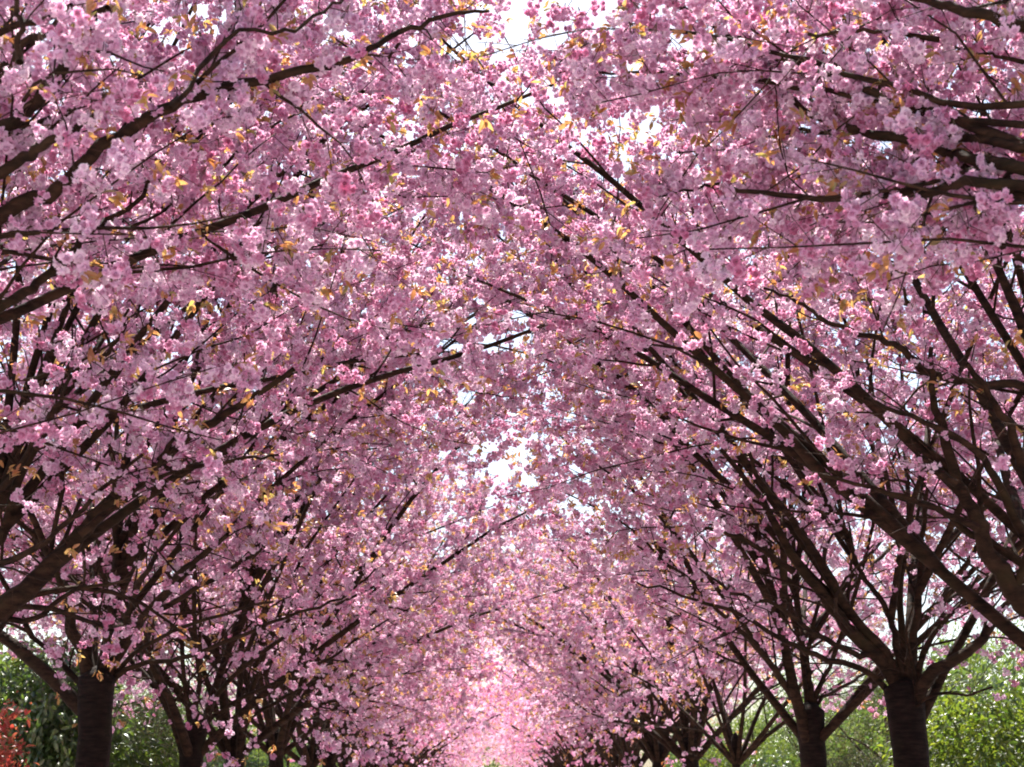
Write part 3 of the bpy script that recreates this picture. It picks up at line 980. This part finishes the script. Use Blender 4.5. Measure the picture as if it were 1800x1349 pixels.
def shrub(name, c, rx, ry, h, n, group, label, cat, seed, base=.0, trunk=0.0, grp=None):
    """Leaves in many lumps through the outer part of the crown, on a handful of stems."""
    r = np.random.default_rng(seed)
    root = link(name, None, None, (c[0], c[1], 0))
    tag(root, label, cat, grp)
    k = 46
    lump = unit(r.normal(0, 1, (k, 3)))
    lump[:, 2] = np.abs(lump[:, 2]) * 1.0 - .25
    rad = r.uniform(.55, 1.0, k)[:, None]
    hh = (h - base) / 2
    lc = lump * rad * np.array([rx, ry, hh]) + np.array([0, 0, base + hh * .95])
    li = r.integers(0, k, n)
    P = lc[li] + unit(r.normal(0, 1, (n, 3))) * (r.uniform(.3, 1, n)[:, None] ** .5) * (.34 * min(rx, ry, hh * 1.2) + .08) * r.uniform(.75, 1.25, k)[li][:, None]
    P = P[P[:, 2] > .04]
    n = len(P)
    d = unit(P - np.array([0, 0, base + hh * .7]) + r.normal(0, .8, (n, 3)) + np.array([0, 0, -.15]))
    rot = np.stack([r.normal(-.3, .6, n), r.normal(0, .5, n), np.arctan2(-d[:, 0], d[:, 1])], 1)
    scatter('foliage', P, rot, r.uniform(.7, 1.35, n), r.integers(0, 3, n), group, root)
    ns = 1 if trunk else 7
    for i in range(ns):
        tgt = lc[r.integers(0, k)] if not trunk else np.array([r.uniform(-.5, .5), 0, base + hh * 1.2])
        p0 = np.array([r.uniform(-.2, .2), r.uniform(-.2, .2), 0]) if not trunk else np.zeros(3)
        W = catmull(np.array([p0, p0 * .6 + tgt * .4 + r.normal(0, .06, 3), tgt]), 4)
        V, Q = tube(W, np.linspace(trunk or .03, (trunk or .03) * .35, len(W)), 7)
        link('trunk' if trunk else 'stem', new_mesh('stem', V, Q, M_LIMB), root)
    if trunk:
        for i in range(8):
            t0 = W[len(W) // 2 + i % 3]
            Q2 = catmull(np.array([t0, (t0 + lc[i * 5]) / 2 + r.normal(0, .1, 3), lc[i * 5]]), 3)
            V, Q = tube(Q2, np.linspace(trunk * .4, .012, len(Q2)), 5)
            link('limb', new_mesh('limb', V, Q, M_LIMB), root)
    return root


def spot(px, y):
    p = at_y(px, 1349, y)
    return (p[0], y)


shrub('bush', spot(45, 19.5), 1.7, 1.5, 3.7, 15000, NG_DARK, 'large dark green glossy-leaved bush at the left edge, behind the thickest left trunk', 'bush', 1)
shrub('bush', spot(250, 21), .75, .8, 2.42, 5200, NG_LIME, 'low lime green bush between the first two trunks in view on the left', 'bush', 2)
shrub('bush', spot(-4, 14.2), .26, .40, 3.0, 900, NG_RED, 'bush with bright red young leaves at the lower left edge', 'bush', 3)
shrub('bush', spot(270, 31), 1.6, 1.5, 3.9, 14000, NG_GREY, 'tall silvery grey-green shrub seen between the first two left trunks', 'bush', 4)
shrub('bush', spot(385, 33), 1.0, 1.2, 3.0, 8000, NG_BLUE, 'blue-green shrub seen in the gap between the second and third left trunks', 'bush', 5)
shrub('hedge_bush', spot(1745, 18.5), 1.25, 1.5, 3.35, 10000, NG_LIME, 'bright yellow-green leafy bush at the right edge, beside the thickest right trunk', 'bush', 6)
shrub('bush', spot(1790, 16), .62, .8, 2.15, 4500, NG_BLUE, 'low blue-green bush in front of the yellow-green one at the lower right corner', 'bush', 7)
shrub('bush', spot(1500, 30), 1.2, 1.2, 2.9, 11000, NG_GREY, 'dull green shrub between the two stoutest right trunks', 'bush', 8)
shrub('bush', spot(1258, 44), 1.5, 1.5, 3.2, 9000, NG_LIME, 'bright green bush lit in the gap beside the slender young cherry trunk', 'bush', 9)
shrub('bush', spot(1345, 38), 1.3, 1.3, 2.7, 8000, NG_DARK, 'dark green bush behind the slender young cherry tree on the right', 'bush', 10)
# trees farther back on both sides, one behind the other
bk = 0
for side in (-1, 1):
    for j, (y, x, h, ng, what) in enumerate([(24, 9.5, 4.6, NG_DARK, 'dark green'), (33, 11.5, 5.6, NG_LIME, 'lime green'), (44, 12, 7, NG_GREY, 'grey-green'),
                                             (56, 12, 8, NG_DARK, 'deep green'), (72, 12.5, 8, NG_LIME, 'fresh green'), (90, 12, 8, NG_BLUE, 'blue-green')]):
        w = 'left' if side < 0 else 'right'
        shrub('garden_tree', (side * x, y), 2.6, 3.2, h, 9000 if j < 3 else 6000, ng,
              f'{what} garden tree standing behind the {w} cherry row', 'tree', 30 + bk, .5, .13)
        bk += 1
# the wood beyond the lawns, one mass of leaves on either side and across the far end
def woodland(P0, P1, depth, h, n, seed):
    r = np.random.default_rng(seed)
    t = r.uniform(0, 1, n)
    P0, P1 = np.array(P0, float), np.array(P1, float)
    ax = P1 - P0; L = np.linalg.norm(ax); ax /= L
    nr = np.array([-ax[1], ax[0]])
    top = h * (.72 + .16 * np.sin(t * L * .55 + seed) + .12 * np.sin(t * L * 1.31 + 2 * seed))
    z = top * np.sqrt(r.uniform(0.0, 1, n))
    lump = .5 + .3 * np.sin(t * L * 1.9 + z * 1.3) + .2 * np.sin(t * L * .8 - z * 2.1 + seed)
    off = depth * (r.uniform(0, .55, n) + .45 * lump)
    xy = P0 + ax * (t * L)[:, None] + nr * off[:, None]
    P = np.column_stack([xy, z + .05])
    rot = np.stack([r.normal(-.3, .7, n), r.normal(0, .6, n), r.uniform(0, 6.28, n)], 1)
    scatter('woodland', P, rot, r.uniform(1.6, 3.4, n), r.integers(0, 3, n), NG_WOOD, None)


NG_WOOD = leafy('wood_leaf', [(0, (.025, .05, .015)), (.6, (.045, .08, .02)), (1, (.08, .10, .03))],
                [(0, (.08, .17, .03)), (1, (.24, .30, .05))], .09, .03, .4, .5, .006)
woodland((-14, 4), (-14, 135), 3, 6.6, 60000, 3)
woodland((14, 135), (14, 4), 3, 6.6, 60000, 4)
woodland((-14, 135), (14, 135), 3, 10, 14000, 5)
print('objects', len(bpy.data.objects))
